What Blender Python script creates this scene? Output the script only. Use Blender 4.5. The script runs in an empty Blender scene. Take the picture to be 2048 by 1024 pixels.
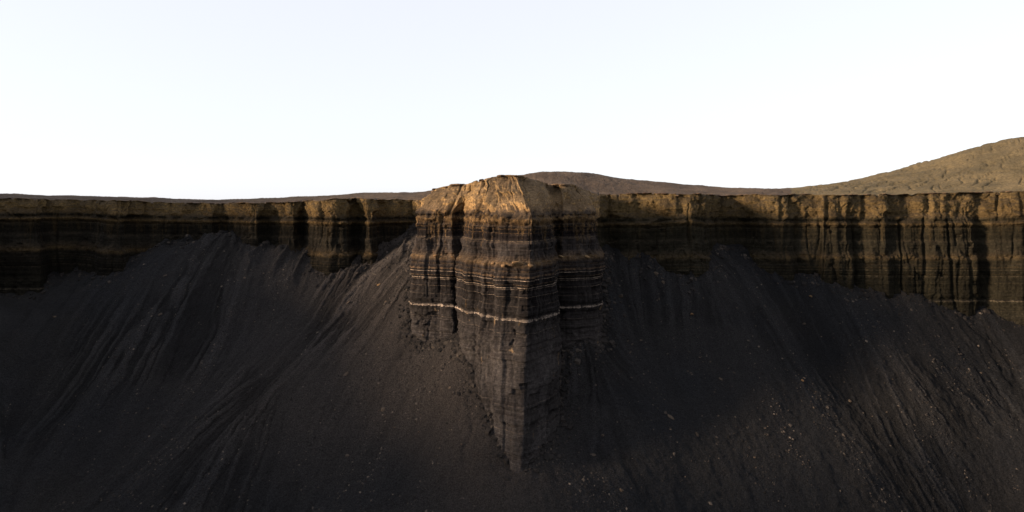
import bpy, math, random
import numpy as np
random.seed(7); rng = np.random.default_rng(7)
S = bpy.context.scene
COL = S.collection
R = math.radians
F = 1450.0            # focal length in photo pixels (2048 wide)
HY = 402.0            # eye level row in the photo

# ------------------------------------------------------------------ camera, sky, sun, exposure
cam_d = bpy.data.cameras.new('camera'); cam = bpy.data.objects.new('camera', cam_d); COL.objects.link(cam)
cam_d.sensor_width = 36.0; cam_d.lens = 36.0 * F / 2048.0
cam_d.shift_y = -(512.0 - HY) / 2048.0
cam_d.clip_start = 0.5; cam_d.clip_end = 30000
cam.location = (0, 0, 0); cam.rotation_euler = (R(90), 0, 0)
S.camera = cam

SUN_EL, SUN_AZ = 14.0, 74.0        # azimuth: degrees left of straight behind the camera
sx, sy, sz = -math.sin(R(SUN_AZ)) * math.cos(R(SUN_EL)), -math.cos(R(SUN_AZ)) * math.cos(R(SUN_EL)), math.sin(R(SUN_EL))
W = bpy.data.worlds.new('World'); S.world = W; W.use_nodes = True
nt = W.node_tree; nt.nodes.clear()
out = nt.nodes.new('ShaderNodeOutputWorld'); bg = nt.nodes.new('ShaderNodeBackground')
sky = nt.nodes.new('ShaderNodeTexSky'); sky.sky_type = 'NISHITA'; sky.sun_disc = False
sky.sun_elevation = R(SUN_EL); sky.sun_rotation = math.atan2(sx, sy)
sky.altitude = 1500; sky.air_density = 1.0; sky.dust_density = 2.0; sky.ozone_density = 1.5
hs = nt.nodes.new('ShaderNodeHueSaturation'); hs.inputs['Saturation'].default_value = 0.5
hs.inputs['Value'].default_value = 1.0
nt.links.new(sky.outputs[0], hs.inputs['Color']); veil = nt.nodes.new('ShaderNodeMix'); veil.data_type = 'RGBA'; veil.inputs[0].default_value = .80
nt.links.new(hs.outputs[0], veil.inputs[6]); veil.inputs[7].default_value = (2.76, 2.80, 3.03, 1)      # thin even high cloud
nt.links.new(veil.outputs[2], bg.inputs[0])
bg.inputs[1].default_value = 0.15
nt.links.new(bg.outputs[0], out.inputs[0])
sun_d = bpy.data.lights.new('sun', 'SUN'); sun = bpy.data.objects.new('sun', sun_d); COL.objects.link(sun)
sun_d.energy = 5.0; sun_d.angle = R(10.0); sun_d.color = (1.0, 0.76, 0.53)
import mathutils
sun.rotation_euler = mathutils.Vector((sx, sy, sz)).to_track_quat('Z', 'Y').to_euler()
S.view_settings.view_transform = 'Standard'; S.view_settings.look = 'None'
S.view_settings.gamma = 1.0; S.view_settings.exposure = 1.15; S.view_settings.use_curve_mapping = False
S.cycles.max_bounces = 4; S.cycles.diffuse_bounces = 3
S.cycles.use_denoising = True

# ------------------------------------------------------------------ noise helpers
def _h(ix, iy, iz, seed):
    h = (ix.astype(np.int64) * 374761393 + iy.astype(np.int64) * 668265263 + iz.astype(np.int64) * 2147483647 + seed * 1274126177) & 0xFFFFFFFF
    h = ((h ^ (h >> 13)) * 1274126177) & 0xFFFFFFFF
    h = (h ^ (h >> 16)) & 0xFFFFFFFF
    h = (h * 2246822519) & 0xFFFFFFFF
    return ((h ^ (h >> 15)) & 0xFFFFFF) / float(0xFFFFFF)
def vn2(x, y, seed=0):
    x, y = np.broadcast_arrays(np.asarray(x, float), np.asarray(y, float))
    ix = np.floor(x); iy = np.floor(y); fx = x - ix; fy = y - iy
    fx = fx * fx * fx * (fx * (fx * 6 - 15) + 10); fy = fy * fy * fy * (fy * (fy * 6 - 15) + 10)
    z = np.zeros_like(ix)
    a = _h(ix, iy, z, seed); b = _h(ix + 1, iy, z, seed); c = _h(ix, iy + 1, z, seed); d = _h(ix + 1, iy + 1, z, seed)
    return (a * (1 - fx) + b * fx) * (1 - fy) + (c * (1 - fx) + d * fx) * fy
def fbm(x, y, seed=0, o=4):
    v = 0; a = 0.5; t = 0
    for i in range(o):
        v = v + a * vn2(np.asarray(x) * 2 ** i + i * 17.3, np.asarray(y) * 2 ** i + i * 9.1, seed + i); t += a; a *= .5
    return v / t
def ridge(x, y, seed=0): return 1 - np.abs(2 * vn2(x, y, seed) - 1)
def sstep(a, b, x):
    t = np.clip((x - a) / (b - a), 0, 1); return t * t * (3 - 2 * t)
def cell(x, seed=0, soft=.12):          # stepped 1-D noise with short ramps between steps
    i = np.floor(x); f = x - i; z = np.zeros_like(i)
    a = _h(i, z, z, seed); b = _h(i + 1, z, z, seed)
    t = np.clip((f - (1 - soft)) / soft, 0, 1)
    return a * (1 - t) + b * t

def Wx(px, Y): return (px - 1024.0) / F * Y
def Wz(py, Y): return (HY - py) / F * Y

# ------------------------------------------------------------------ object helpers
def mesh_np(name, v, f, mat, smooth=True):
    me = bpy.data.meshes.new(name)
    v = np.asarray(v, np.float32); f = np.asarray(f, np.int32); k = f.shape[1]
    me.vertices.add(len(v)); me.vertices.foreach_set('co', v.ravel())
    me.loops.add(f.size); me.loops.foreach_set('vertex_index', f.ravel())
    me.polygons.add(len(f)); me.polygons.foreach_set('loop_start', np.arange(0, f.size, k, dtype=np.int32))
    me.update(calc_edges=True); me.validate()
    me.polygons.foreach_set('use_smooth', np.full(len(me.polygons), smooth))
    if mat: me.materials.append(mat)
    return me
def grid_faces(n, m):
    i = np.arange(n - 1)[:, None] * m + np.arange(m - 1)[None, :]
    return np.stack([i, i + m, i + m + 1, i + 1], -1).reshape(-1, 4)
def attr(me, name, vals):
    a = me.attributes.new(name, 'FLOAT', 'POINT'); a.data.foreach_set('value', np.asarray(vals, np.float32).ravel())
def obj(name, me, parent=None, **kw):
    o = bpy.data.objects.new(name, me); COL.objects.link(o); o.parent = parent
    for k, v in kw.items(): o[k] = v
    return o

# ------------------------------------------------------------------ materials
class NT:
    def __init__(s, name):
        s.m = bpy.data.materials.new(name); s.m.use_nodes = True; s.t = s.m.node_tree
        s.b = s.t.nodes['Principled BSDF']; s.b.inputs['Roughness'].default_value = 1.0
        s.b.inputs['Specular IOR Level'].default_value = 0.1
        s.geo = s.n('ShaderNodeNewGeometry'); s.pos = s.geo.outputs['Position']
    def n(s, typ, **kw):
        x = s.t.nodes.new(typ)
        for k, v in kw.items(): setattr(x, k, v)
        return x
    def l(s, a, b): s.t.links.new(a, b)
    def setin(s, sock, v):
        if hasattr(v, 'links') or isinstance(v, bpy.types.NodeSocket): s.l(v, sock)
        else: sock.default_value = v
    def math(s, op, a, b=0.0, clamp=False):
        x = s.n('ShaderNodeMath', operation=op, use_clamp=clamp); s.setin(x.inputs[0], a); s.setin(x.inputs[1], b); return x.outputs[0]
    def mapr(s, v, a, b, c=0.0, d=1.0):
        x = s.n('ShaderNodeMapRange'); x.interpolation_type = 'SMOOTHSTEP'
        s.setin(x.inputs[0], v)
        for i, q in enumerate((a, b, c, d)): x.inputs[i + 1].default_value = q
        return x.outputs[0]
    def noise(s, vec, scale, detail=4, rough=.55, dim='3D', dist=0):
        x = s.n('ShaderNodeTexNoise', noise_dimensions=dim); x.inputs['Scale'].default_value = scale
        x.inputs['Detail'].default_value = detail; x.inputs['Roughness'].default_value = rough; x.inputs['Distortion'].default_value = dist
        if dim == '1D': s.setin(x.inputs['W'], vec)
        else: s.setin(x.inputs['Vector'], vec)
        return x.outputs[0]
    def vec(s, x, y, z):
        c = s.n('ShaderNodeCombineXYZ'); s.setin(c.inputs[0], x); s.setin(c.inputs[1], y); s.setin(c.inputs[2], z); return c.outputs[0]
    def attr(s, name): return s.n('ShaderNodeAttribute', attribute_name=name).outputs['Fac']
    def ramp(s, v, stops, interp='LINEAR'):
        r = s.n('ShaderNodeValToRGB'); e = r.color_ramp.elements; r.color_ramp.interpolation = interp
        e[0].position = stops[0][0]; e[0].color = (*stops[0][1], 1); e[1].position = stops[-1][0]; e[1].color = (*stops[-1][1], 1)
        for p, c in stops[1:-1]:
            q = e.new(p); q.color = (*c, 1)
        s.setin(r.inputs[0], v); return r.outputs[0]
    def mix(s, f, a, b, mode='MIX'):
        x = s.n('ShaderNodeMix', data_type='RGBA', blend_type=mode); x.clamp_factor = True
        s.setin(x.inputs[0], f)
        for sock, v in ((x.inputs[6], a), (x.inputs[7], b)):
            if isinstance(v, tuple): v = (*v, 1)
            s.setin(sock, v)
        return x.outputs[2]
    def bump(s, h, strength=.5, dist=.3, prev=None):
        x = s.n('ShaderNodeBump'); x.inputs['Strength'].default_value = strength; x.inputs['Distance'].default_value = dist
        s.setin(x.inputs['Height'], h)
        if prev is not None: s.l(prev, x.inputs['Normal'])
        return x.outputs[0]
    def done(s, col, nor=None):
        s.setin(s.b.inputs['Base Color'], col)
        if nor is not None: s.l(nor, s.b.inputs['Normal'])
        return s.m

def rock_material(name, tint=(1, 1, 1), gain=1.0, olive=.3):
    t = NT(name)
    h0 = t.attr('strat'); a = t.attr('along')
    wob = t.math('MULTIPLY', t.math('SUBTRACT', t.noise(t.vec(t.math('MULTIPLY', a, .12), 0.0, t.math('MULTIPLY', h0, .25)), 1.0, 5), .5), .28 if gain == 1.0 else .5)
    h = t.math('ADD', h0, wob)
    if gain == 1.0:
        w2 = t.math('MULTIPLY', t.math('SUBTRACT', t.noise(t.vec(t.math('MULTIPLY', a, .45), 9.0, t.math('MULTIPLY', h0, .5)), 1.0, 5, .65), .5), 6.0)
        w2 = t.math('MULTIPLY', w2, t.math('MULTIPLY', t.mapr(h0, -8.5, -5.5), t.mapr(h0, 2.0, -1.5)))
        h = t.math('ADD', h, w2)
    lo, hi = -80.0, 12.0
    P = lambda z: (z - lo) / (hi - lo)
    dk = (.021, .0165, .0155); bk = (.012, .010, .010); br = (.055, .036, .022); tan = (.22, .135, .062); wh = (.42, .32, .24); gr = (.034, .028, .0265)
    base = t.ramp(t.mapr_lin(h, lo, hi) if hasattr(t, 'mapr_lin') else t.math('DIVIDE', t.math('SUBTRACT', h, lo), hi - lo), [
        (0, (.042, .037, .037)), (P(-62), (.056, .050, .049)), (P(-52), (.036, .032, .032)), (P(-42), (.054, .047, .045)), (P(-34.5), (.028, .024, .023)), (P(-27), bk), (P(-21), bk), (P(-20), dk),
        (P(-18.6), dk), (P(-17.2), (.17, .108, .056)), (P(-16.2), (.06, .042, .031)), (P(-15), gr), (P(-11.5), gr), (P(-10.5), (.016, .012, .0115)), (P(-7.5), bk), (P(-6.4), br),
        (P(-5.3), tan), (P(-4.6), br), (P(-4.1), bk), (P(-3.6), bk), (P(-2.8), (.16, .10, .048)), (P(0), (.23, .145, .064)), (P(4), (.20, .13, .062)), (1, (.13, .09, .055))])
    # thin pale layers
    lam = t.noise(h, 1.35, 5, .75, '1D')
    lamm = t.mapr(lam, .56, .70)
    patch = t.mapr(t.noise(t.vec(t.math('MULTIPLY', a, .35), 3.0, t.math('MULTIPLY', h0, .8)), 1.0, 3), .38, .62)
    c = t.mix(t.math('MULTIPLY', lamm, t.math('MULTIPLY', patch, .28 * gain)), base, (.075, .046, .026))
    lam2 = t.mapr(t.math('ADD', t.noise(h, 5.5, 3, .7, '1D'), t.mapr(h0, -4.5, -2.5, 0, .10)), .42, .62, .55, 1.25)
    c = t.mix(1.0, c, t.vec(lam2, lam2, lam2), 'MULTIPLY')
    thick = t.mapr(t.noise(t.vec(t.math('MULTIPLY', a, 1.1), 2.0, t.math('MULTIPLY', h0, .3)), 1.0, 4, .6), .35, .68, -.25, .7)
    def band(z, w, amt, col, c, brk=.5):
        d = t.math('ADD', t.math('ABSOLUTE', t.math('SUBTRACT', h, z)), t.math('MULTIPLY', thick, w)); m = t.mapr(d, w, w * .55, 0, 1)
        n = t.mapr(t.noise(t.vec(t.math('MULTIPLY', a, .9), z, t.math('MULTIPLY', h0, 1.5)), 1.0, 4), .5 - .22 * (1 + brk), .5)
        return t.mix(t.math('MULTIPLY', m, t.math('MULTIPLY', n, amt * gain)), c, col)
    for z, w, amt, col, bk_ in ((-7.9, .30, .35, (.14, .085, .04), -.4), (-9.0, .10, .45, (.18, .11, .055), -.2), (-11.2, .09, .5, (.30, .22, .14), 0),
                           (-19.4, .25, .4, (.12, .078, .045), -.3), (-20.9, .40, .5, (.17, .11, .065), .1), (-21.8, .10, .6, wh, .1), (-23.1, .22, .4, (.2, .135, .085), 0),
                           (-23.9, .13, .75, (.36, .28, .21), .2), (-24.4, .07, .5, wh, .2), (-26.4, .06, .4, wh, 0), (-29.0, .05, .3, wh, -.3), (-32.5, .42, .72, (.44, .35, .28), -.15), (-36.0, .07, .25, wh, -.3),
                           (-53.5, .08, .18, wh, -.3), (-59.5, .10, .25, (.25, .18, .12), -.2)):
        c = band(z, w, amt, col, c, bk_)
    # tan mud washed down the face from the cap: long thin vertical runs
    run = t.noise(t.vec(t.math('MULTIPLY', a, .55), 7.0, t.math('MULTIPLY', h0, .045)), 1.0, 5, .65)
    brk = t.noise(t.vec(t.math('MULTIPLY', a, 1.6), 1.0, t.math('MULTIPLY', h0, .9)), 1.0, 4, .7)
    reach = t.mapr(h0, -20, -3, -.10, .08)
    rm = t.mapr(t.math('ADD', t.math('ADD', run, t.math('MULTIPLY', t.math('SUBTRACT', brk, .5), .42)), reach), .55, .66)
    below = t.mapr(h0, -2.5, -4.0)
    c = t.mix(t.math('MULTIPLY', t.math('MULTIPLY', rm, below), .8 if gain == 1.0 else .45), c, (.125, .078, .036))
    if gain == 1.0:      # paler grey streaks down the lower prow
        ps = t.mapr(t.noise(t.vec(t.math('MULTIPLY', a, .42), 4.0, t.math('MULTIPLY', h0, .03)), 1.0, 4, .6), .46, .62)
        c = t.mix(t.math('MULTIPLY', t.math('MULTIPLY', ps, t.mapr(h0, -11.5, -13)), .26), c, (.075, .066, .061))
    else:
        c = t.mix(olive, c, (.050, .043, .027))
    if gain == 1.0:      # fresh tan scars where blocks have fallen out
        sc = t.mapr(t.noise(t.vec(t.math('MULTIPLY', a, .30), 11.0, t.math('MULTIPLY', h0, .17)), 1.0, 4, .6), .63, .67)
        c = t.mix(t.math('MULTIPLY', t.math('MULTIPLY', sc, t.mapr(h0, -30, -34)), .75), c, (.17, .115, .066))
    # dust lying on anything that faces up
    sep = t.n('ShaderNodeSeparateXYZ'); t.l(t.geo.outputs['Normal'], sep.inputs[0])
    up = t.mapr(sep.outputs[2], .30, .62)
    dust = t.mix(t.mapr(h0, -26, -14), (.018, .0145, .0135), (.062, .045, .032))
    c = t.mix(t.math('MULTIPLY', up, .62), c, dust)
    # mottling, cracks
    mo = t.mapr(t.noise(t.pos, 1.3, 8, .7), .3, .72, .55, 1.4)
    c = t.mix(1.0, c, t.vec(mo, mo, mo), 'MULTIPLY')
    big = t.mapr(t.noise(t.pos, .12, 3, .5), .35, .65, .75, 1.2)
    c = t.mix(1.0, c, t.vec(big, big, big), 'MULTIPLY')
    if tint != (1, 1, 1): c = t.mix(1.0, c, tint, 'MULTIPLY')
    v = t.n('ShaderNodeTexVoronoi', feature='DISTANCE_TO_EDGE'); v.inputs['Scale'].default_value = .9
    t.l(t.vec(a, 2.0, t.math('MULTIPLY', h0, .8)), v.inputs['Vector'])
    crack = t.mapr(v.outputs[0], 0.0, .06)
    n1 = t.bump(t.noise(t.pos, 1.6, 9, .72), .9, .8)
    n2 = t.bump(t.math('MULTIPLY', t.noise(h, 3.0, 5, .8, '1D'), t.mapr(h0, -2.5, -4.5)), .8, .35, n1)
    n3 = t.bump(crack, .18, .2, n2)
    return t.done(c, n3)

def talus_material():
    t = NT('talus_shale')
    g = t.attr('rill'); cen = t.attr('sun_tint')
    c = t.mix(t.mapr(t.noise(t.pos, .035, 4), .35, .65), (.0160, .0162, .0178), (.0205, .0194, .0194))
    c = t.mix(t.math('MULTIPLY', cen, .8), c, (.040, .033, .029))  # sunlight put into the colour: lighter brown where the scree is lit
    st = t.mapr(g, -.9, .9, .52, 1.30)
    c = t.mix(1.0, c, t.vec(st, st, st), 'MULTIPLY')
    m = t.mapr(t.noise(t.pos, 2.6, 9, .82), .34, .68, .35, 1.75)
    c = t.mix(1.0, c, t.vec(m, m, m), 'MULTIPLY')
    # small pale chips of sandstone in the shale
    v = t.n('ShaderNodeTexVoronoi'); v.inputs['Scale'].default_value = 1.6; t.l(t.pos, v.inputs['Vector'])
    sepc = t.n('ShaderNodeSeparateColor'); t.l(v.outputs['Color'], sepc.inputs[0])
    pick = t.math('MULTIPLY', t.math('GREATER_THAN', sepc.outputs[0], .955), t.math('LESS_THAN', v.outputs['Distance'], .22))
    area = t.mapr(t.noise(t.pos, .07, 3), .42, .6)
    c = t.mix(t.math('MULTIPLY', t.math('MULTIPLY', pick, area), .6), c, (.06, .048, .038))
    n1 = t.bump(t.noise(t.pos, 1.4, 10, .8), 1.0, .8)
    n2 = t.bump(t.noise(t.pos, .35, 4, .6), .5, .9, n1)
    return t.done(c, n2)

def plateau_material(name, a, b, rill=0.0):
    t = NT(name)
    c = t.mix(t.mapr(t.noise(t.pos, .06, 5), .35, .65), a, b)
    m = t.mapr(t.noise(t.pos, 1.1, 9, .75), .3, .72, .55, 1.4)
    c = t.mix(1.0, c, t.vec(m, m, m), 'MULTIPLY')
    c = t.mix(t.mapr(t.noise(t.pos, .5, 6, .7), .60, .72), c, (.03, .022, .018))
    n1 = t.bump(t.noise(t.pos, .9, 9, .72), .8, .8)
    return t.done(c, n1)

def stone_material(name, a, b):
    t = NT(name)
    inf = t.n('ShaderNodeObjectInfo')
    c = t.mix(inf.outputs['Random'], a, b)
    m = t.mapr(t.noise(t.pos, 3.0, 6, .7), .3, .7, .6, 1.3)
    c = t.mix(1.0, c, t.vec(m, m, m), 'MULTIPLY')
    return t.done(c, t.bump(t.noise(t.pos, 4, 6, .7), .6, .2))

M_rock = rock_material('banded_rock')
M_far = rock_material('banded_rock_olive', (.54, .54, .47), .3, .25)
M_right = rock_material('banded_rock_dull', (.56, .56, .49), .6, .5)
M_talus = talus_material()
M_plat = plateau_material('plateau_soil', (.062, .045, .033), (.092, .066, .047))
M_hill = plateau_material('hill_soil', (.085, .066, .036), (.125, .094, .050))
M_stone = stone_material('pale_stone', (.028, .024, .022), (.085, .064, .047))
M_slab = stone_material('caprock_stone', (.045, .028, .02), (.13, .088, .053))
M_orange = stone_material('orange_stone', (.13, .075, .038), (.19, .125, .065))

# ------------------------------------------------------------------ thin-plate spline
def tps_fit(P, V, lam=0.0):
    P = np.asarray(P, float); V = np.asarray(V, float); n = len(P)
    d = np.linalg.norm(P[:, None] - P[None], axis=-1)
    K = np.where(d > 0, d * d * np.log(d + 1e-12), 0) + lam * np.eye(n)
    A = np.zeros((n + 3, n + 3)); A[:n, :n] = K; A[:n, n] = 1; A[:n, n + 1:] = P; A[n, :n] = 1; A[n + 1:, :n] = P.T
    w = np.linalg.solve(A, np.concatenate([V, [0, 0, 0]]))
    def f(x, y):
        r = w[n] + w[n + 1] * x + w[n + 2] * y
        for i in range(n):
            d2 = (x - P[i, 0]) ** 2 + (y - P[i, 1]) ** 2
            r = r + w[i] * .5 * d2 * np.log(d2 + 1e-9)
        return r
    return f

# ------------------------------------------------------------------ the cliff line, as seen from above
# each station: lower face point, rim point, rim height, foot point (70 m down)
ST = []
def st_world(x, y, zt, nx, ny, inset=5.0, tag='L'):
    ST.append(dict(m=(x, y), t=(x + nx * inset, y + ny * inset), z=zt, b=(x - nx * 2, y - ny * 2), tag=tag))
def st_px(px, Y, yr, tag, inset=5.0):
    x = Wx(px, Y); ST.append(dict(m=(x, Y), t=(x * (1 + inset / Y * .8), Y + inset), z=Wz(yr, Y + inset), b=(x, Y - 3), tag=tag))
def st_spur(pm, Ym, pt, Yt, yt, pb=None, Yb=None, pu=None, Yu=None):
    if pb is None: pb, Yb = pm, Ym - 4
    ST.append(dict(m=(Wx(pm, Ym), Ym), t=(Wx(pt, Yt), Yt), z=Wz(yt, Yt), b=(Wx(pb, Yb), Yb), tag='S', **({'u': (Wx(pu, Yu), Yu)} if pu else {})))
st_world(-240, -60, 14, -1, 0); st_world(-228, 30, 18, -1, 0); st_world(-222, 98, 16, -1, 0); st_world(-222, 118, -8, -1, 0); st_world(-222, 150, -10, -1, 0); st_world(-190, 200, 2, -1, .2); st_world(-197, 245, 3, -.9, .4)  # unseen left rim, raised, notched and drawn in to shape shade on the slopes
yl = lambda px: float(np.interp(px, [-200, 0, 100, 240, 400, 520, 600, 660, 720, 830], [397, 397, 399, 401, 407, 406, 403, 399, 397, 400]))
for px, Y in ((-90, 276), (-20, 281), (40, 280), (76, 281), (92, 292), (150, 297), (188, 291), (203, 281), (243, 279), (262, 290), (330, 296), (395, 300), (425, 297),
              (440, 303), (470, 296), (500, 289), (516, 289), (530, 298), (560, 291), (590, 290), (606, 299), (628, 279), (660, 274), (698, 276), (714, 287), (726, 277),
              (748, 277), (762, 288), (795, 291), (822, 294)):
    st_px(px, Y, yl(px), 'L')
st_spur(842, 285, 842, 291, 400)
st_spur(842, 264, 852, 276, 392)
st_spur(836, 245, 862, 262, 387)
st_spur(829, 232, 872, 248, 375)
st_spur(850, 229, 890, 242, 373)
st_spur(875, 228, 905, 238, 370)
st_spur(905, 226, 932, 233, 368)
st_spur(920, 229, 943, 229, 365)
st_spur(927, 221, 955, 225, 361, 927, 217)
st_spur(935, 213, 970, 221, 358, 936, 205)
st_spur(961, 211.5, 980, 219.5, 355, 957, 201)
st_spur(967, 206, 984, 218.5, 354, 966, 195.5)
st_spur(992, 204.5, 1000, 218, 353, 987, 192)
st_spur(998, 201.5, 1004, 216.5, 352, 995, 188.2)
st_spur(1028, 200.0, 1014, 215.5, 350, 1020, 184.8, 1034, 200)
st_spur(1052, 197.6, 1032, 213.5, 351, 1040, 182.3, 1066, 198.4)
st_spur(1067, 200.8, 1047, 217, 353, 1058, 185.5, 1081, 202)
st_spur(1086, 205.3, 1061, 224, 357, 1080, 190, 1093, 206)
st_spur(1104, 210.5, 1080, 229, 362, 1107, 200.5, 1104, 211)
st_spur(1109, 222, 1096, 243, 368, 1108, 215)
st_spur(1114, 228, 1106, 246, 369, 1112, 222)
st_spur(1120, 223.5, 1112, 236, 366)
st_spur(1150, 224, 1135, 238, 368)
st_spur(1180, 226, 1150, 241, 370)
st_spur(1197, 231, 1158, 247, 373)
st_spur(1195, 245, 1170, 257, 379)
st_spur(1192, 258, 1184, 266, 386)
yr_ = lambda px: float(np.interp(px, [1180, 1250, 1320, 1400, 1450, 1500, 1600, 1700, 1800, 1850, 1950, 2048, 2300], [388, 389, 386, 389, 393, 389, 389, 390, 389, 387, 385, 382, 376]))
for px, Y in ((1216, 264), (1262, 259), (1300, 257), (1345, 251), (1385, 249), (1412, 252), (1423, 263), (1442, 272), (1480, 272), (1504, 265), (1540, 262), (1580, 261), (1590, 264),
              (1636, 263), (1644, 260), (1700, 259), (1708, 262), (1760, 259), (1774, 258), (1782, 261), (1850, 259), (1900, 257), (1950, 256), (1962, 259), (1990, 256),
              (2048, 252), (2150, 244)):
    st_px(px, Y, yr_(px), 'R')
st_world(184, 205, 6, 1, .2, tag='R'); st_world(168, 150, 7, 1, 0, tag='R'); st_world(160, 60, 8, 1, 0, tag='R'); st_world(200, -60, 8, 1, 0, tag='R')  # unseen right rim, set close to darken the lower right corner

mm = np.array([s['m'] for s in ST]); seg = np.linalg.norm(np.diff(mm, axis=0), axis=1)
cum = np.concatenate([[0], np.cumsum(seg)])
tags = [s['tag'] for s in ST]
def res(c):   # parameter list: fine in view, coarse outside
    out = []
    for i in range(len(ST) - 1):
        x0, y0 = mm[i]; x1, y1 = mm[i + 1]
        L = seg[i]
        off = min(y0, y1) < 190 and abs(x0) > 150 or max(abs(x0), abs(x1)) > .80 * max(y0, y1)
        d = 2.0 if off else (.20 if tags[i] == 'S' or tags[i + 1] == 'S' else .27)
        n = max(2, int(L / d)); out.append(cum[i] + L * np.arange(n) / n)
    return np.concatenate(out + [[cum[-1]]])
U = res(None)
def interp_smooth(vals, sm=1.1):
    lin = np.interp(U, cum, vals)
    # light smoothing so plan corners are rounded, done on a regular grid
    g = np.arange(0, cum[-1], .2); v = np.interp(g, cum, vals)
    k = np.exp(-.5 * (np.arange(-20, 21) * .2 / sm) ** 2); k /= k.sum()
    v2 = np.convolve(np.pad(v, 20, mode='edge'), k, mode='valid')
    return np.interp(U, g, v2)
MX, MY = interp_smooth([s['m'][0] for s in ST], .4), interp_smooth([s['m'][1] for s in ST], .4)
UX, UY = interp_smooth([s.get('u', s['m'])[0] for s in ST], .5), interp_smooth([s.get('u', s['m'])[1] for s in ST], .5)
TX, TY = interp_smooth([s['t'][0] for s in ST], 2.0), interp_smooth([s['t'][1] for s in ST], 2.0)
BX, BY = interp_smooth([s['b'][0] for s in ST], .4), interp_smooth([s['b'][1] for s in ST], .4)
TZ = interp_smooth([s['z'] for s in ST], 1.5)
TZ = TZ + .9 * (fbm(U / 7, U * 0, 501, 4) - .5) - .8 * sstep(.9, 1, ridge(U / 11, U * 0, 505))
# outward normal in plan
gx, gy = np.gradient(interp_smooth([s['m'][0] for s in ST], 3), U), np.gradient(interp_smooth([s['m'][1] for s in ST], 3), U)
gl = np.hypot(gx, gy) + 1e-9; NX, NY = gy / gl, -gx / gl
SP = interp_smooth([1.0 if s['tag'] == 'S' else 0.0 for s in ST], 3)
def dip(x, y): return -3.0 * sstep(232, 262, y) + 1.6 * sstep(-120, -190, x)

ZB = -4.0   # foot of the tan cap
def disp(u, h, spur):
    """outward offset of the rock face; u along the face, h height in the strata"""
    w = u + 1.1 * (vn2(u / 7, h / 14, 5) - .5) + .5 * (vn2(u / 2.2, h / 5, 6) - .5)
    d = 2.2 * (fbm(w / 15, h / 60, 11, 3) - .5) * (1 - .6 * spur) + spur * 2.8 * (fbm(u / 8, h / 10, 12, 4) - .5)
    c1 = ridge(w / 8.5, h / 90, 21); c2 = ridge(w / 3.4, h / 35, 22); c3 = ridge(w / 1.3, h / 12, 23)
    d -= (1.4 - .8 * spur) * sstep(.80, 1.0, c1) + (.65 - .3 * spur) * sstep(.72, 1, c2) + .16 * sstep(.7, 1, c3)
    # upright facets
    d += .55 * (cell(w / 3.1 + .7 * vn2(u * 0, h / 9, 31), 32, .08) - .5) + .35 * (cell(w / 1.7 + 1.3 * cell(h / 6.0, 33), 34, .12) - .5)
    # beds
    beds = .40 * (cell(h / 1.15 + .25 * vn2(u / 9, h * 0, 40), 41, .15) - .5) + .18 * (cell(h / .45 + .2 * vn2(u / 6, h * 0, 42), 43, .3) - .5)
    d += beds * (.35 + 1.2 * vn2(u / 3.5, h / 2.5, 44)) * (1 + .5 * spur)
    # broken blocks
    blk = _h(np.floor(u / 1.9 + cell(h / 2.3, 47)), np.floor(h / 1.5), np.zeros_like(u), 48)
    d -= .55 * (blk > .955)
    d += .35 * (fbm(u / 1.2, h / 1.0, 50, 3) - .5)
    low = sstep(1.3, -1.0, h - ZB + 2.2 * (fbm(u / 3.0, 0 * h, 59, 3) - .5))
    cone = ridge(u / 7.5, 0 * h, 60) ** 1.8 * 6.0 + .9 * vn2(u / 1.5, 0 * h, 61)
    topd = -17.2 + cone * (.5 + .8 * vn2(u / 22, 0 * h, 62))
    led = sstep(0, 1, (topd - h) / np.maximum(topd + 17.7, .25))
    knob = .55 * (fbm(u / 1.0, h / .8, 63, 3) - .35)
    d += led * 1.45 + np.exp(-((h + 17.0) / 1.1) ** 2) * knob * 2.4
    hq = h + 3.2 * spur * (fbm(u / 4.5, 0 * h, 66, 3) - .5)
    d += np.exp(-((hq + 5.5) / .75) ** 2) * (.35 * (1 - spur) + knob * 1.8) - (1 - .6 * spur) * np.exp(-((hq + 4.1 + .8 * (vn2(u / 4, 0 * h, 64) - .5)) / .4) ** 2) * .5 * vn2(u / 3, 0 * h, 65)
    d += .25 * sstep(-31.9, -32.3, h) - .18 * sstep(-33.2, -33.7, h)
    # broken-out pockets under the white bed
    up_k = u / 3.7 + 1.1 * (vn2(u / 2.6, h / 2.2, 71) - .5) + .5 * cell(h / 1.7, 72)
    pk = _h(np.floor(up_k), np.floor((h + 39 + 1.6 * vn2(u / 2.3, 0 * h, 73)) / 4.4), np.zeros_like(u), 70)
    d -= .75 * (pk > .80) * sstep(-33.6, -34.2, h) * sstep(-40, -38.8, h) * spur * sstep(.15, .3, np.abs(up_k % 1 - .5) * -1 + .65)
    # the cap weathers to rounded gullies
    cg = -1.5 * sstep(.5, 1, ridge(w / 5.0, h / 22, 80)) - .5 * sstep(.6, 1, ridge(w / 2.1 + .5 * vn2(u / 2, h / 2, 79), h / 6, 81)) + 3.6 * (fbm(u / 4.0, h / 3.4, 82, 5) - .5) + .2
    cg += .5 * (1 - np.abs(2 * fbm(u / 1.3, h / 1.1, 85, 3) - 1)) - .3
    cg += .25 * (cell(h / .8 + .3 * vn2(u / 5, h * 0, 83), 84, .2) - .5)
    return d * low + cg * (1 - low)

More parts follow.
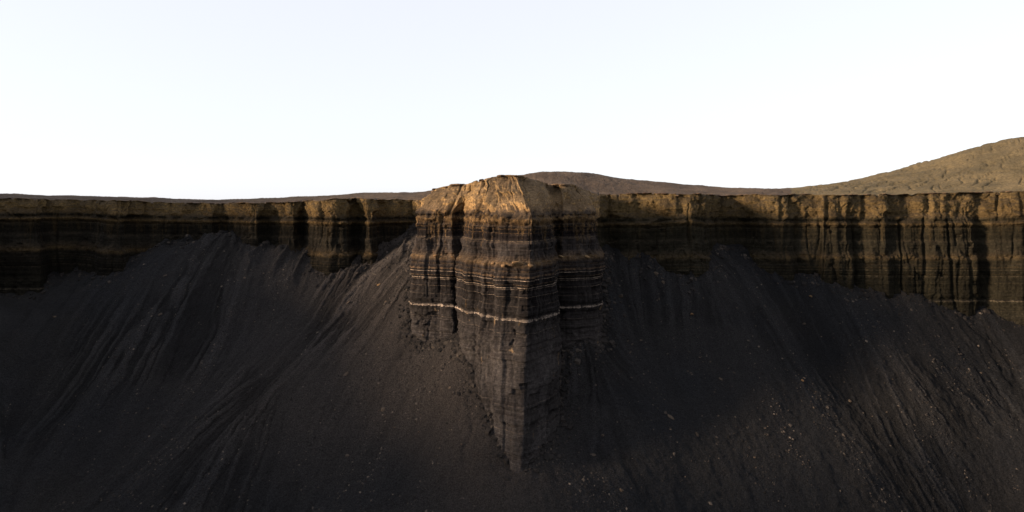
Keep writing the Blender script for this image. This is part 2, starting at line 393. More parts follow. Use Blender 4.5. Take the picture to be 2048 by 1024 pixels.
def face_points(i0, i1, zs=None, cap_rows=None):
    sl = slice(i0, i1); n = i1 - i0
    u = U[sl][:, None]; mx, my, tx, ty, bx, by, tz, nx, ny, sp = [a[sl][:, None] for a in (MX, MY, TX, TY, BX, BY, TZ, NX, NY, SP)]
    ux, uy = UX[sl][:, None], UY[sl][:, None]
    dd = dip(mx, my); zb = ZB + dd
    if cap_rows:
        v = np.linspace(0, 1, cap_rows)[None, :]
        z = zb + (tz - zb) * v + 0 * u
        p = v ** (1.35 - .25 * sp)
        x = (ux - nx * 1.2) * (1 - p) + tx * p; y = (uy - ny * 1.2) * (1 - p) + ty * p
        fade = 1 - sstep(.93, 1.0, v)
    else:
        z = np.minimum(zs[None, :], 0) * 1.0 + 0 * u      # zs is strata height
        z = z + dd
        h_ = z - dd
        up = np.clip((h_ + 32) / 28, 0, 1); dn = np.clip((-32 - h_) / 38, 0, 1.4)
        q_ = sstep(-30, -10, h_)
        x = mx + (ux - mx) * q_ - nx * 1.2 * up + (bx - mx) * dn; y = my + (uy - my) * q_ - ny * 1.2 * up + (by - my) * dn
        fade = 1.0
    h = z - dd; uu = u + 0 * z
    d = disp(uu, h, sp + 0 * z) * fade
    x = x + nx * d; y = y + ny * d
    return x, y, z, h, uu

def cliff(tag, zlow):
    idx = np.where(np.interp(U, cum, [1.0 if t == 'S' else 0.0 for t in tags]) > .5)[0]
    a, b = idx[0], idx[-1]
    rng_ = {'L': (0, a + 1), 'S': (a, b + 1), 'R': (b, len(U))}[tag]
    return rng_
def build_face(rg, zlow, parent, M_rock=M_rock):
    cols = []
    zs = np.concatenate([np.arange(ZB, -40, -.21), np.arange(-40, zlow, -.32)])
    x, y, z, h, uu = face_points(*rg, zs=zs)
    xc, yc, zc, hc, uc = face_points(*rg, cap_rows=46)
    # share the seam
    x[:, 0], y[:, 0], z[:, 0] = xc[:, 0], yc[:, 0], zc[:, 0]
    for nm, (X, Y, Z, H, A) in (('banded_face', (x, y, z, h, uu)), ('tan_cap', (xc[:, ::-1], yc[:, ::-1], zc[:, ::-1], hc[:, ::-1], uc[:, ::-1]))):
        me = mesh_np(nm, np.stack([X, Y, Z], -1).reshape(-1, 3), grid_faces(*X.shape)[:, ::-1], M_rock)
        attr(me, 'strat', H); attr(me, 'along', A)
        obj(nm, me, parent)
    return (xc[:, -1], yc[:, -1], zc[:, -1])

def root(name, label, **kw):
    o = obj(name, None, None, label=label, **kw); return o
left_cliff = root('cliff', 'dark banded cliff wall left of the central rock spur, fluted and in shade', kind='structure')
spur = root('rock_spur', 'tall banded rock spur with orange lit cap jutting out between the two slopes', category='rock spur')
right_cliff = root('cliff', 'olive banded cliff wall right of the central rock spur', kind='structure')
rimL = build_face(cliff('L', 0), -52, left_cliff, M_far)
rimS = build_face(cliff('S', 0), -82, spur)
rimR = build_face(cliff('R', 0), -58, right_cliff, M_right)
RX = np.concatenate([rimL[0], rimS[0][1:], rimR[0][1:]]); RY = np.concatenate([rimL[1], rimS[1][1:], rimR[1][1:]]); RZ = np.concatenate([rimL[2], rimS[2][1:], rimR[2][1:]])

# ------------------------------------------------------------------ plateau and hill behind the rim
skyl = [(-60, 390, 342), (0, 391, 340), (150, 393, 340), (290, 395.5, 345), (400, 399.5, 350), (520, 397, 345), (640, 392, 340), (740, 386.5, 335), (830, 387, 330), (880, 380, 322),
        (960, 368, 312), (1030, 354, 302), (1085, 345, 300), (1140, 347, 302), (1200, 351, 305), (1250, 359, 310), (1330, 366, 315), (1400, 372, 320), (1500, 377, 325), (1560, 378.5, 330),
        (1650, 371, 335), (1750, 357, 340), (1850, 333, 340), (1890, 316, 340), (1940, 302, 342), (1990, 286, 345), (2025, 276, 345), (2100, 274, 350), (2250, 285, 350), (2500, 330, 360)]
PP, PV = [], []
for px, py, Y in skyl: PP.append((Wx(px, Y), Y)); PV.append(Wz(py, Y))
for px, py, Y in skyl[::3]: PP.append((Wx(px, Y) * 1.3, Y + 130)); PV.append(min(Wz(py, Y) - 16, 0))
for px, z in ((-300, 2.0), (300, 0.5), (700, 1.0)): PP.append((Wx(px, 312), 312)); PV.append(z)
for i in range(0, len(RX), 45): PP.append((RX[i], RY[i])); PV.append(RZ[i])
for x, y, z in ((-620, 200, -10), (-620, 0, -10), (520, 200, -5), (520, 0, -10), (320, 250, 18), (-300, 30, 24), (-300, 75, 20), (-300, 125, -10), (-300, 180, 4), (-300, 215, 38), (-300, 250, 52), (-290, 300, 38), (-330, 340, 20), (-480, 180, 10), (360, 100, 8)): PP.append((x, y)); PV.append(z)  # the left heights form an unseen hill, added to shade the left wall
Pf = tps_fit(PP, PV, 2.0)
tt = np.concatenate([[0], np.cumsum(np.geomspace(.002, .03, 96))]); tt = tt / tt[-1]
bxs = np.interp(np.arange(len(RX)) / (len(RX) - 1), [0, 1], [0, 1])
# fan of back points: spread by bearing
ang_src = np.interp(U, [U[0], U[-1]], [0, 1])
BXp = np.interp(U, cum, [(-560 if s['m'][1] < 200 and s['m'][0] < -180 else 560 if s['m'][1] < 200 and s['m'][0] > 180 else s['m'][0] * 1.75) for s in ST])
BXp = np.maximum.accumulate(BXp)
BYp = np.interp(U, cum, [(s['m'][1] * 1.2 if s['m'][1] < 200 and abs(s['m'][0]) > 180 else 470) for s in ST])
k = np.exp(-.5 * (np.arange(-60, 61) / 25) ** 2); k /= k.sum()
BXp = np.convolve(np.pad(BXp, 60, mode='edge'), k, 'valid'); BYp = np.convolve(np.pad(BYp, 60, mode='edge'), k, 'valid')
T_ = tt[None, :]
X = RX[:, None] * (1 - T_) + BXp[:, None] * T_; Y = RY[:, None] * (1 - T_) + BYp[:, None] * T_
Z = Pf(X, Y)
dr = np.hypot(X - RX[:, None], Y - RY[:, None])
wgt = 1 - sstep(0, 7, dr)
Z = Z + (RZ[:, None] - Z[:, :1]) * wgt
rough = (fbm(X / 9, Y / 9, 91, 5) - .5) * 1.1 * sstep(0, 6, dr) + (fbm(X / 1.6, Y / 1.6, 95, 3) - .5) * .35 * sstep(0, .5, dr)
hillm = sstep(60, 150, X) * sstep(2, 25, dr)
wxx = X + 10 * (vn2(X / 30, Y / 30, 96) - .5)
rill = -1.5 * sstep(.84, 1, ridge(wxx / 12 + Y / 60, Y / 60, 97)) - .7 * sstep(.8, 1, ridge(wxx / 5 - Y / 40, Y / 30, 98))
hillr = sstep(-1, 7, Z)
hx = np.arange(40, 331, 1.5); hy = np.arange(240, 381, 1.5); HX, HY_ = np.meshgrid(hx, hy, indexing='ij'); HP = Pf(HX, HY_)
ha, hb = np.gradient(HP, 1.5, 1.5); hn = np.hypot(ha, hb) + 1e-6; ha /= hn; hb /= hn
def hb_(A, x, y):
    fx = np.clip((x - 40) / 1.5, 0, A.shape[0] - 1.001); fy = np.clip((y - 240) / 1.5, 0, A.shape[1] - 1.001); i = fx.astype(int); j = fy.astype(int); fx = fx - i; fy = fy - j
    return (A[i, j] * (1 - fx) + A[i + 1, j] * fx) * (1 - fy) + (A[i, j + 1] * (1 - fx) + A[i + 1, j + 1] * fx) * fy
acc = 0
for sg in (1, -1):
    qx, qy = HX.copy(), HY_.copy()
    for q in range(16):
        acc = acc + vn2(qx / 3.6, qy / 3.6, 401) + .8 * vn2(qx / 7, qy / 7, 402); e, f_ = hb_(ha, qx, qy), hb_(hb, qx, qy); qx = qx + e * sg * 1.4; qy = qy + f_ * sg * 1.4
acc = (acc - acc.mean()) / acc.std()
hj = hb_(acc, X + 1.6 * (fbm(X / 6, Y / 6, 410, 3) - .5), Y + 1.6 * (fbm(X / 6, Y / 6, 411, 3) - .5))
rill = .22 * hj - .75 * np.exp(-(hj / .13) ** 2) - .5 * np.exp(-((hj - 1.1) / .12) ** 2)
Z = Z + rough + rill * hillm * (.25 + .75 * hillr)
Z = np.where(Y > 440, Z, Z)
me_parts = [(0, int(np.searchsorted(RX * 0 + U[:len(RX)], U[cliff('R', 0)[0]] + 95)), 'plateau', M_plat, 'bare brown plateau top running behind the cliff rim'),
            (None, len(RX), 'hill', M_hill, 'smooth olive brown hill rising behind the right cliff rim')]
cut = me_parts[0][1]
for nm, a, b, mt, lb in (('plateau', 0, cut + 1, M_plat, me_parts[0][4]), ('hill', cut, len(RX), M_hill, me_parts[1][4])):
    v = np.stack([X[a:b], Y[a:b], Z[a:b]], -1)
    # fold the back edge down to the plain
    bk = v[:, -1:, :].copy(); bk[..., 0] *= 1.25; bk[..., 1] += 140; bk[..., 2] = -100
    v = np.concatenate([v, bk], 1)
    me = mesh_np(nm, v.reshape(-1, 3), grid_faces(v.shape[0], v.shape[1])[:, ::-1], mt)
    obj(nm, me, None, kind='structure', label=lb)

# ------------------------------------------------------------------ talus slopes
TPc = [(0, 590, 279), (60, 590, 279), (95, 548, 292), (180, 545, 291), (225, 548, 279), (262, 520, 290), (330, 487, 296), (400, 472, 300), (435, 463, 300), (500, 492, 289), (530, 484, 298), (575, 492, 291),
       (606, 490, 299), (640, 540, 277), (690, 532, 276), (716, 512, 287), (738, 528, 277), (765, 495, 288), (800, 472, 291), (836, 458, 288),
       (836, 500, 266), (828, 560, 248), (826, 662, 231), (875, 672, 227), (918, 664, 224), (934, 712, 211), (950, 765, 203), (962, 812, 197), (994, 890, 188), (1020, 938, 184), (1045, 942, 182.5), (1080, 912, 188), (1108, 872, 199), (1113, 785, 212), (1130, 690, 222), (1160, 676, 223),
       (1198, 676, 229), (1204, 590, 243), (1206, 500, 262), (1262, 515, 258), (1350, 545, 250), (1400, 552, 249), (1420, 520, 258), (1450, 495, 272), (1485, 500, 271), (1520, 534, 263), (1580, 552, 261), (1690, 577, 258),
       (1780, 590, 258), (1860, 603, 257), (1960, 622, 256), (2048, 642, 252), (2200, 665, 243),
       # open slope
       (0, 1024, 200), (0, 800, 238), (220, 760, 240), (450, 860, 209), (300, 900, 216), (600, 1024, 188), (820, 1024, 178), (1024, 1024, 172), (1240, 1024, 178), (1420, 1024, 185), (1500, 830, 212), (1720, 1000, 193),
       (1850, 800, 221), (2048, 1024, 197), (2048, 800, 226), (520, 640, 258), (700, 640, 248), (1330, 700, 232), (1640, 720, 234), (880, 830, 199), (1200, 830, 203)]
TPp = [(Wx(a, c), c) for a, b, c in TPc]; TPv = [Wz(b, c) for a, b, c in TPc]
for x, y, z in ((-196, 170, -50), (-214, 90, -52), (-225, 0, -60), (-190, 235, -44), (178, 195, -48), (162, 110, -54), (160, 0, -64),
                (-150, 120, -100), (0, 110, -98), (150, 120, -100), (0, 0, -104), (-150, 0, -104), (150, 0, -104)):
    TPp.append((x, y)); TPv.append(z)
Tf = tps_fit(TPp, TPv, 1.0)
def axis(a0, a, b, b0, d, far):
    mid = np.arange(a, b + d / 2, d)
    g1 = b + np.cumsum(np.geomspace(d, far, 60)); g1 = b + (g1 - b) * (b0 - b) / (g1[-1] - b)
    g0 = a - np.cumsum(np.geomspace(d, far, 60)); g0 = a - (a - g0) * (a - a0) / (a - g0[-1])
    return np.concatenate([g0[::-1], mid, g1])
ax = axis(-420, -165, 165, 420, .30, 12); ay = axis(-300, 158, 292, 330, .30, 6)
# coarse smooth surface, then fall-line smeared noise
lx = np.arange(-300, 301, .75); ly = np.arange(60, 321, .75)
LX, LY = np.meshgrid(lx, ly, indexing='ij'); Ts = np.minimum(Tf(LX, LY), -9)
GX, GY = np.gradient(Ts, .75, .75)
ker = np.exp(-.5 * (np.arange(-12, 13) / 5) ** 2); ker /= ker.sum()
def blur(A, kk):
    n = len(kk) // 2
    A = np.apply_along_axis(lambda v: np.convolve(np.pad(v, n, mode='edge'), kk, 'valid'), 0, A)
    return np.apply_along_axis(lambda v: np.convolve(np.pad(v, n, mode='edge'), kk, 'valid'), 1, A)
GX, GY = blur(GX, ker), blur(GY, ker)
gn = np.hypot(GX, GY) + 1e-6; DX, DY = GX / gn, GY / gn
def bil(A, x, y, x0=-300, y0=60, d=.75):
    fx = np.clip((x - x0) / d, 0, A.shape[0] - 1.001); fy = np.clip((y - y0) / d, 0, A.shape[1] - 1.001)
    i = fx.astype(int); j = fy.astype(int); fx -= i; fy -= j
    return (A[i, j] * (1 - fx) + A[i + 1, j] * fx) * (1 - fy) + (A[i, j + 1] * (1 - fx) + A[i + 1, j + 1] * fx) * fy
def smear(src, steps, x, y, step=.9):
    acc = src(x, y); n = 1
    for sgn in (1, -1):
        px, py = x.copy(), y.copy()
        for q in range(steps):
            dx, dy = bil(DX, px, py), bil(DY, px, py)
            px += dx * sgn * step; py += dy * sgn * step
            acc = acc + src(px, py); n += 1
    acc = acc / n
    return (acc - acc.mean()) / acc.std()
fxx = np.arange(-170, 170.1, .5); fyy = np.arange(150, 300.1, .5)
FX, FY = np.meshgrid(fxx, fyy, indexing='ij')
n1 = smear(lambda x, y: vn2(x / 1.0, y / 1.0, 201), 22, FX, FY)
n2 = smear(lambda x, y: vn2(x / 3.2, y / 3.2, 202), 34, FX, FY)
n3 = smear(lambda x, y: vn2(x / 7, y / 7, 203), 34, FX, FY)
def up_(A, x, y): return bil(A, x, y, -170, 150, .5)
def relief(x, y):
    inside = sstep(-168, -160, x) * sstep(168, 160, x) * sstep(152, 160, y) * sstep(299, 296, y)
    jx = x + 1.3 * (fbm(x / 4.5, y / 4.5, 221, 4) - .5) + .5 * (vn2(x / .9, y / .9, 225) - .5)
    jy = y + 1.3 * (fbm(x / 4.5, y / 4.5, 231, 4) - .5) + .5 * (vn2(x / .9, y / .9, 235) - .5)
    a, b, c = up_(n1, jx, jy), up_(n2, jx, jy), up_(n3, jx, jy)
    cen = np.exp(-((x + 6) / 24) ** 2) * sstep(226, 206, y)
    str_ = (.25 + 1.0 * sstep(.35, .62, vn2(x / 28, y / 28, 205))) * (1 - .85 * cen) * (1 - .45 * sstep(10, 40, x))
    r = .30 * c + .30 * b + .20 * a
    ch = -.55 * np.exp(-((a - .5) / .22) ** 2) * sstep(-.2, .8, b) - 1.0 * np.exp(-(b / .22) ** 2) * sstep(-.4, .6, c) - .45 * np.exp(-(a / .3) ** 2) * sstep(.3, -.5, c + .4 * b) - .5 * np.exp(-(c / .10) ** 2)
    r = (r + ch * 1.0) * str_
    g = (fbm(x / 6, y / 6, 206, 4) - .5) * 1.3 + (fbm(x / 1.3, y / 1.3, 207, 3) - .5) * .6
    g = g + 2.6 * (ridge(x / 8.5 + .5 * vn2(x / 3, y / 6, 241), y / 60, 242) - .6) * sstep(238, 268, y) + 1.0 * (ridge(x / 3.3, y / 30, 243) - .5) * sstep(250, 272, y)
    # little slump scarps near the nose of the spur
    sc = sstep(.80, .98, ridge(x / 16 + .4 * vn2(x / 4, y / 4, 210), y / 9, 209)) * cen * -.5
    return (r * .8 + sc) * inside + g, (b * .4 + a * .45 + c * .12 + ch) * str_
def talus(x, y):
    t = np.minimum(Tf(x, y), -9)
    r, g = relief(x, y)
    return t + r, g
AX, AY = np.meshgrid(ax, ay, indexing='ij')
TZm, Gm = talus(AX, AY)
TZm = np.where(AY > 310, np.minimum(TZm, -12), TZm)
TZm = np.where((np.abs(AX) > 290) & (AY > 200), np.minimum(TZm, -30), TZm)
TZm = np.maximum(TZm, -106)
sun_w = (.95 * np.exp(-((AX + 36) / 30) ** 2) + .5 * np.exp(-((AX + 70) / 50) ** 2)) * sstep(184, 218, AY) + .8 * np.exp(-((AX + 8) / 22) ** 2) * sstep(240, 200, AY)  # painted sunlight on the scree left of the spur and round its nose
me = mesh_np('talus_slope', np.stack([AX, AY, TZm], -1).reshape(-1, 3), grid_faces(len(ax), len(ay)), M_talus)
attr(me, 'rill', Gm); attr(me, 'sun_tint', np.clip(sun_w, 0, 1))
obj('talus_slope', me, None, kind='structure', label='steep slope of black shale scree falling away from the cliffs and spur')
# plain beyond and below everything, out to the horizon
rr = 20000
me = mesh_np('plain', [(-rr, -rr, -104.5), (rr, -rr, -104.5), (rr, rr, -104.5), (-rr, rr, -104.5)], [(0, 1, 2, 3)], M_talus)
attr(me, 'rill', [0] * 4); attr(me, 'sun_tint', [0] * 4)
obj('plain', me, None, kind='structure', label='flat dark desert plain far below the cliffs')

# ------------------------------------------------------------------ stones
import bmesh
def rock_mesh(name, seed, flat, mat, sub=2):
    r = random.Random(seed); bm = bmesh.new(); bmesh.ops.create_icosphere(bm, subdivisions=sub, radius=1)
    pl = []
    for _ in range(9):
        v = mathutils.Vector((r.gauss(0, 1), r.gauss(0, 1), r.gauss(0, 1))).normalized(); pl.append((v, r.uniform(.45, .8)))
    for v in bm.verts:
        for n, d in pl:
            e = v.co.dot(n)
            if e > d: v.co -= n * (e - d)
        v.co *= 1 + r.uniform(-.06, .06); v.co.z *= flat
    me = bpy.data.meshes.new(name); bm.to_mesh(me); bm.free(); me.materials.append(mat); return me
def slab_mesh(name, seed, mat):
    r = random.Random(seed); bm = bmesh.new(); n = r.randint(7, 10)
    ang = sorted(r.uniform(0, 6.283) for _ in range(n)); ring = [(math.cos(a) * r.uniform(.75, 1.1), math.sin(a) * r.uniform(.6, 1.0)) for a in [i * 6.283 / n + r.uniform(-.25, .25) for i in range(n)]]
    lo = [bm.verts.new((x * .93, y * .93, -.12 + r.uniform(-.03, .03))) for x, y in ring]; mi = [bm.verts.new((x, y, r.uniform(-.02, .04))) for x, y in ring]; hi = [bm.verts.new((x * .9, y * .9, .12 + r.uniform(-.03, .03))) for x, y in ring]
    for a, b in ((lo, mi), (mi, hi)):
        for i in range(n): bm.faces.new((a[i], a[(i + 1) % n], b[(i + 1) % n], b[i]))
    bm.faces.new(hi); bm.faces.new(lo[::-1])
    me = bpy.data.meshes.new(name); bm.to_mesh(me); bm.free(); me.materials.append(mat); return me
rocks = [rock_mesh('stone', 10 + i, .55 + .1 * (i % 4), M_stone) for i in range(7)]
slabs_t = [slab_mesh('slab_stone', 40 + i, M_stone) for i in range(5)]
rocks_o = [rock_mesh('stone', 70 + i, .6, M_orange) for i in range(3)]
def T1(x, y):
    z, _ = talus(np.array([[x]]), np.array([[y]])); return float(z[0, 0])
def hit(px, py):
    Ys = np.arange(160, 300, .3); Xs = Wx(px, Ys); Zr = Wz(py, Ys)
    Zt = talus(Xs, Ys)[0]; k = np.where(Zt > Zr)[0]
    if len(k) == 0 or k[0] == 0: return None
    return Xs[k[0]], Ys[k[0]], Zt[k[0]]
def put(name, me, px, py, wpx, hpx, rot, label=None, group=None, tilt=.55):
    p = hit(px, py)
    if p is None: return None
    x, y, z = p; o = bpy.data.objects.new(name, me); COL.objects.link(o)
    s = wpx / 2 / F * y * .82; o.scale = (s, s * random.uniform(.6, .9), s * random.uniform(.7, 1.1) * max(.5, hpx / wpx * 1.4))
    o.location = (x, y, z + s * .1); o.rotation_euler = (tilt, rot, random.uniform(-.6, .6))
    o['category'] = 'rock'; o['label'] = label
    if group: o['group'] = group
    return o
# stones one can point to: px, py, width, height, roll, mesh, label
named = [(692, 750, 17, 10, -.6, slabs_t[0], 'tan flat stone alone on the left slope, largest one below the rill lines'),
         (1300, 536, 17, 9, .5, slabs_t[1], 'pale flat slab at the top of the rock pile right of the spur'),
         (1312, 549, 20, 13, .4, rocks[1], 'biggest pale block in the middle of the rock pile right of the spur'),
         (1326, 566, 12, 9, .6, rocks[2], 'small pale block at the foot of the rock pile right of the spur'),
         (1241, 594, 14, 16, .9, rocks[3], 'pinkish pale boulder on the rill crest near the right edge of the spur'),
         (1212, 548, 12, 9, .9, slabs_t[2], 'light stone lodged in the gully close beside the right side of the spur'),
         (1384, 630, 11, 13, .1, rocks_o[0], 'small orange boulder standing out on the dark right slope'),
         (1342, 836, 22, 11, .6, slabs_t[3], 'long brown slab lying on the right slope well below the spur ledges'),
         (1442, 759, 14, 7, .5, slabs_t[4], 'short tan slab halfway down the right slope'),
         (1395, 871, 16, 9, .9, rocks[4], 'grey pointed stone below the long brown slab'),
         (1206, 873, 10, 12, .1, rocks[5], 'pale yellow stone right of the spur foot'),
         (1186, 911, 17, 7, .0, slabs_t[0], 'pale flat stone on the lip of the dark slump right of the spur foot'),
         (1243, 982, 13, 10, .4, rocks[6], 'tan stone near the bottom edge right of the spur'),
         (1606, 762, 10, 12, .6, rocks_o[1], 'small yellow stone on the right slope'),
         (1700, 803, 12, 14, .7, rocks[0], 'olive stone far along the right slope'),
         (1748, 655, 14, 8, .0, slabs_t[2], 'tan flat stone close under the right cliff'),
         (1622, 594, 14, 10, .3, rocks_o[2], 'pinkish boulder just below the foot of the right cliff'),
         (1608, 649, 12, 8, .0, rocks[1], 'dull pink stone below the pinkish boulder on the right slope'),
         (735, 853, 14, 8, .0, rocks[2], 'brown stone left of the spur foot'),
         (803, 828, 9, 12, -.9, slabs_t[3], 'upright whitish stone left of the spur foot'),
         (766, 820, 16, 7, -.2, rocks[3], 'reddish flat stone left of the upright whitish stone'),
         (694, 912, 12, 9, -.2, rocks[4], 'grey stone low on the left slope'),
         (924, 891, 9, 7, 0, rocks[5], 'pink stone close to the left edge of the spur foot'),
         (109, 634, 10, 7, 0, rocks[6], 'grey brown boulder high on the far left slope'),
         (320, 630, 12, 6, -.4, slabs_t[4], 'pale slab below the left cliff, in the shade'),
         (330, 553, 12, 5, -.3, slabs_t[1], 'tan slab just under the left cliff'),
         (696, 606, 14, 7, -.6, slabs_t[2], 'white slab on the lit scree left of the spur'),
         (758, 570, 12, 8, -.4, rocks_o[1], 'yellow stone on the lit scree left of the spur'),
         (296, 818, 9, 7, 0, rocks[1], 'lone grey stone low on the far left slope')]
for px, py, w, h, rot, me, lb in named: put('boulder', me, px, py, w, h, rot, lb)
# further single stones, alike to the eye
rs = random.Random(5)
zones = [('small pale stone scattered on the lit scree left of the spur', 'stones on the left scree', 70, lambda: (rs.gauss(880, 90), rs.gauss(780, 80))),
         ('small stone chip in the rills between the left cliff and the spur', 'stones in the left rills', 60, lambda: (rs.uniform(480, 830), rs.uniform(500, 660))),
         ('small stone on the dark slope right of the spur', 'stones on the right slope', 140, lambda: (lambda t, k: (1208 + k * 75 + (170 + 75 * k) * t + rs.gauss(0, 14), 530 - 8 * k + 430 * t + rs.gauss(0, 12)))(rs.random() ** .8, rs.choice((0, 0, 1, 1, 1.5, 2.5, 4)))),
         ('small stone on the far right slope under the cliff', 'stones on the far right slope', 30, lambda: (rs.uniform(1560, 1980), rs.uniform(640, 860)))]
for lb, gr_, n, fn in zones:
    for _ in range(n):
        px, py = fn()
        if not (5 < px < 2040 and 480 < py < 1018) or (820 < px < 1205 and py < 680) or (925 < px < 1120 and py < 950): continue
        w = rs.choice((3.5, 4, 5, 5, 6, 8)); me = rs.choice(rocks + slabs_t + slabs_t)
        put('boulder', me, px, py, w, w * .6, rs.uniform(-.8, .8) if px > 1100 else -rs.uniform(0, .9), lb.replace('small', 'small flat' if me.name.startswith('slab') else 'small blocky') + (', high up' if py < 620 else ', halfway down' if py < 780 else ', low down'), gr_)

# uncountable chips, joined
def chips(n, name, mat, label):
    base = np.array([(1, 0, 0), (-.9, .2, 0), (.1, .8, .05), (0, -.8, -.05), (.1, .1, .45), (-.1, 0, -.4)]) * 1.0
    fac = np.array([(0, 2, 4), (2, 1, 4), (1, 3, 4), (3, 0, 4), (2, 0, 5), (1, 2, 5), (3, 1, 5), (0, 3, 5)])
    x = rng.uniform(-165, 165, n * 3); y = rng.uniform(165, 290, n * 3)
    dens = (sstep(.35, .7, fbm(x / 18, y / 18, 301, 3)) * .9 + .9 * np.exp(-((x + 22) / 30) ** 2) * sstep(232, 210, y)) * sstep(-.2, 1.2, up_(n2, x, y) + .5 * up_(n3, x, y)) + .06
    keep = rng.random(n * 3) < dens; x, y = x[keep][:n], y[keep][:n]; n = len(x)
    z, _ = talus(x, y); ok = z > Wz(1060, y); x, y, z = x[ok], y[ok], z[ok]; n = len(x)
    s = np.clip(rng.lognormal(-1.75, .5, n), .07, .7)
    a = rng.uniform(0, 6.28, n); ca, sa = np.cos(a), np.sin(a)
    b = base[None] * rng.uniform(.6, 1.3, (n, 6, 3)) * s[:, None, None]
    v = np.stack([b[..., 0] * ca[:, None] - b[..., 1] * sa[:, None] + x[:, None], b[..., 0] * sa[:, None] + b[..., 1] * ca[:, None] + y[:, None], b[..., 2] + z[:, None] + s[:, None] * .15 + (b[..., 0] * sa[:, None] + b[..., 1] * ca[:, None]) * .55], -1)
    f = (fac[None] + np.arange(n)[:, None, None] * 6)
    me = mesh_np(name, v.reshape(-1, 3), f.reshape(-1, 3), mat, False)
    attr(me, 'tone', np.repeat(rng.random(n), 6))
    obj(name, me, None, kind='stuff', label=label)
t = NT('chip_stone'); c = t.ramp(t.attr('tone'), [(0, (.012, .011, .0105)), (.65, (.026, .022, .020)), (.85, (.06, .049, .040)), (1, (.12, .096, .076))])
M_chip = t.done(c)
chips(26000, 'scree_rubble', M_chip, 'small dark and pale stone chips strewn over the scree slopes')

# ------------------------------------------------------------------ caprock slabs along the rim, and the ledge boulder
slabs_c = [slab_mesh('slab', 90 + i, M_slab) for i in range(6)]
pxs = 1024 + RX / RY * F
def rim_slab(i, size, parent, out=.35, lift=.0, me=None, rot=None):
    o = bpy.data.objects.new('slab', me or rs.choice(slabs_c)); COL.objects.link(o); o.parent = parent
    nx, ny = NX[i], NY[i]
    j0, j1 = max(0, i - 8), min(len(RX) - 1, i + 8)
    tv = mathutils.Vector((RX[j1] - RX[j0], RY[j1] - RY[j0], RZ[j1] - RZ[j0])).normalized(); nv = mathutils.Vector((nx, ny, 0)); nv = (nv - tv * nv.dot(tv)).normalized(); uv = tv.cross(nv)
    if uv.z < 0: uv = -uv
    M3 = mathutils.Matrix((tv, uv.cross(tv), uv)).transposed()
    o.location = (RX[i] + nx * out, RY[i] + ny * out, RZ[i] + .05 + lift)
    o.scale = (size, size * .75, size * rs.uniform(.5, .9)); o.rotation_euler = (M3 @ mathutils.Euler((rs.uniform(-.07, .07), rs.uniform(-.07, .07), rs.uniform(-.5, .5))).to_matrix()).to_euler()
for i0, i1, parent, n in ((*cliff('L', 0), left_cliff, 90), (*cliff('R', 0), right_cliff, 80)):
    vis = [i for i in range(i0, i1) if -20 < pxs[i] < 2070 and RY[i] > 230]
    for _ in range(n): rim_slab(rs.choice(vis), rs.uniform(.5, 1.5), parent, rs.uniform(-.3, .5))
i0, i1 = cliff('S', 0)
for lo, hi, n, a, b in ((866, 925, 9, .8, 2.6), (925, 985, 8, .4, 1.5), (995, 1035, 9, .5, 1.9), (1040, 1100, 4, .3, .8), (1108, 1152, 9, .8, 2.4)):
    vis = [i for i in range(i0, i1) if lo < pxs[i] < hi]
    for _ in range(n):
        if vis: rim_slab(rs.choice(vis), rs.uniform(a, b), spur, rs.uniform(-.5, .35), rs.uniform(-.3, -.05))
def on_face(px, h, seg='S'):
    i0, i1 = cliff(seg, 0); x, y, z, hh, uu = face_points(i0, i1, zs=np.array([h]))
    p = 1024 + x[:, 0] / y[:, 0] * F; cand = np.where(np.abs(p - px) < 2.5)[0]; j = cand[np.argmin(y[cand, 0])] if len(cand) else np.argmin(np.abs(p - px))
    return x[j, 0], y[j, 0], z[j, 0]
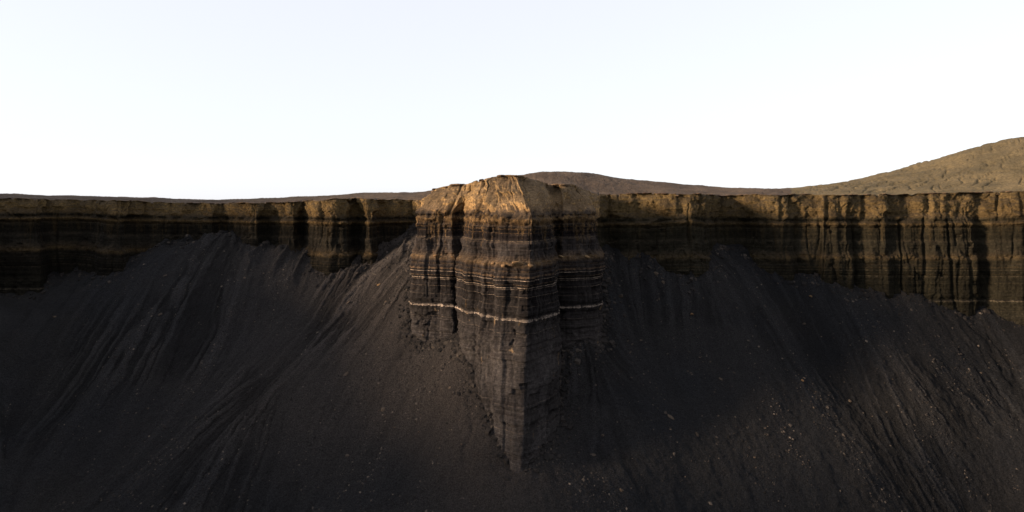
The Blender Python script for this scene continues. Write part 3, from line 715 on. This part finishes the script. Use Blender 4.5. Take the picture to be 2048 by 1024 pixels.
for px, h, sx_, sz_, mt in ((1036, -17.3, 2.2, 1.35, 0), (1006, -17.9, .8, .9, 1), (1062, -17.6, .9, .7, 2), (985, -17.5, .7, .6, 1), (1120, -17.3, 1.0, .8, 0), (1175, -17.3, 1.1, .8, 2), (870, -17.2, .9, .7, 1), (905, -17.5, .8, .6, 0)):
    x, y, z = on_face(px, h); o = obj('ledge_boulder', rocks_o[mt], spur)
    o.location = (x, y - .2, z + .1); o.scale = (sx_, 1.1, sz_ * 1.3); o.rotation_euler = (0, .05, rs.uniform(-.5, .5))

# ------------------------------------------------------------------ fallen blocks lying along the foot of the cliffs
def foot_blocks(n):
    base = np.array([(-1, -1, -1), (1, -1, -1), (1, 1, -1), (-1, 1, -1), (-1, -1, 1), (1, -1, 1), (1, 1, 1), (-1, 1, 1)]) * 1.0
    quad = np.array([(0, 3, 2, 1), (4, 5, 6, 7), (0, 1, 5, 4), (1, 2, 6, 5), (2, 3, 7, 6), (3, 0, 4, 7)])
    a, b = cliff('S', 0)
    i = np.concatenate([rng.integers(a, b, n // 2), rng.choice(np.where((np.abs(pxs - 1024) < 1040) & (RY > 230))[0], n // 2)])
    out = 1.0 + rng.exponential(1.6, n)
    x, y = MX[i], MY[i]
    zf, _ = talus(x, y); dn = np.clip((-32 - zf) / 38, 0, 1.4)
    x = x + (BX[i] - MX[i]) * dn + NX[i] * out + rng.normal(0, .8, n); y = y + (BY[i] - MY[i]) * dn + NY[i] * out + rng.normal(0, .8, n)
    z, _ = talus(x, y); s = np.clip(rng.lognormal(-1.35, .55, n), .1, .9)
    c, d = np.cos(rng.uniform(0, 6.28, n)), 0; sn = np.sqrt(1 - c * c)
    v = base[None] * rng.uniform(.55, 1.1, (n, 8, 3)) * s[:, None, None] * np.array([1, .8, .55])
    vx = v[..., 0] * c[:, None] - v[..., 1] * sn[:, None]; vy = v[..., 0] * sn[:, None] + v[..., 1] * c[:, None]
    P3 = np.stack([vx + x[:, None], vy + y[:, None], v[..., 2] + z[:, None] + vy * .5 + s[:, None] * .2], -1)
    me = mesh_np('fallen_blocks', P3.reshape(-1, 3), (quad[None] + np.arange(n)[:, None, None] * 8).reshape(-1, 4), M_chip, False)
    attr(me, 'tone', np.repeat(rng.random(n) * .84, 8))
    obj('fallen_blocks', me, None, kind='stuff', label='broken dark blocks heaped along the foot of the cliffs')
foot_blocks(3600)
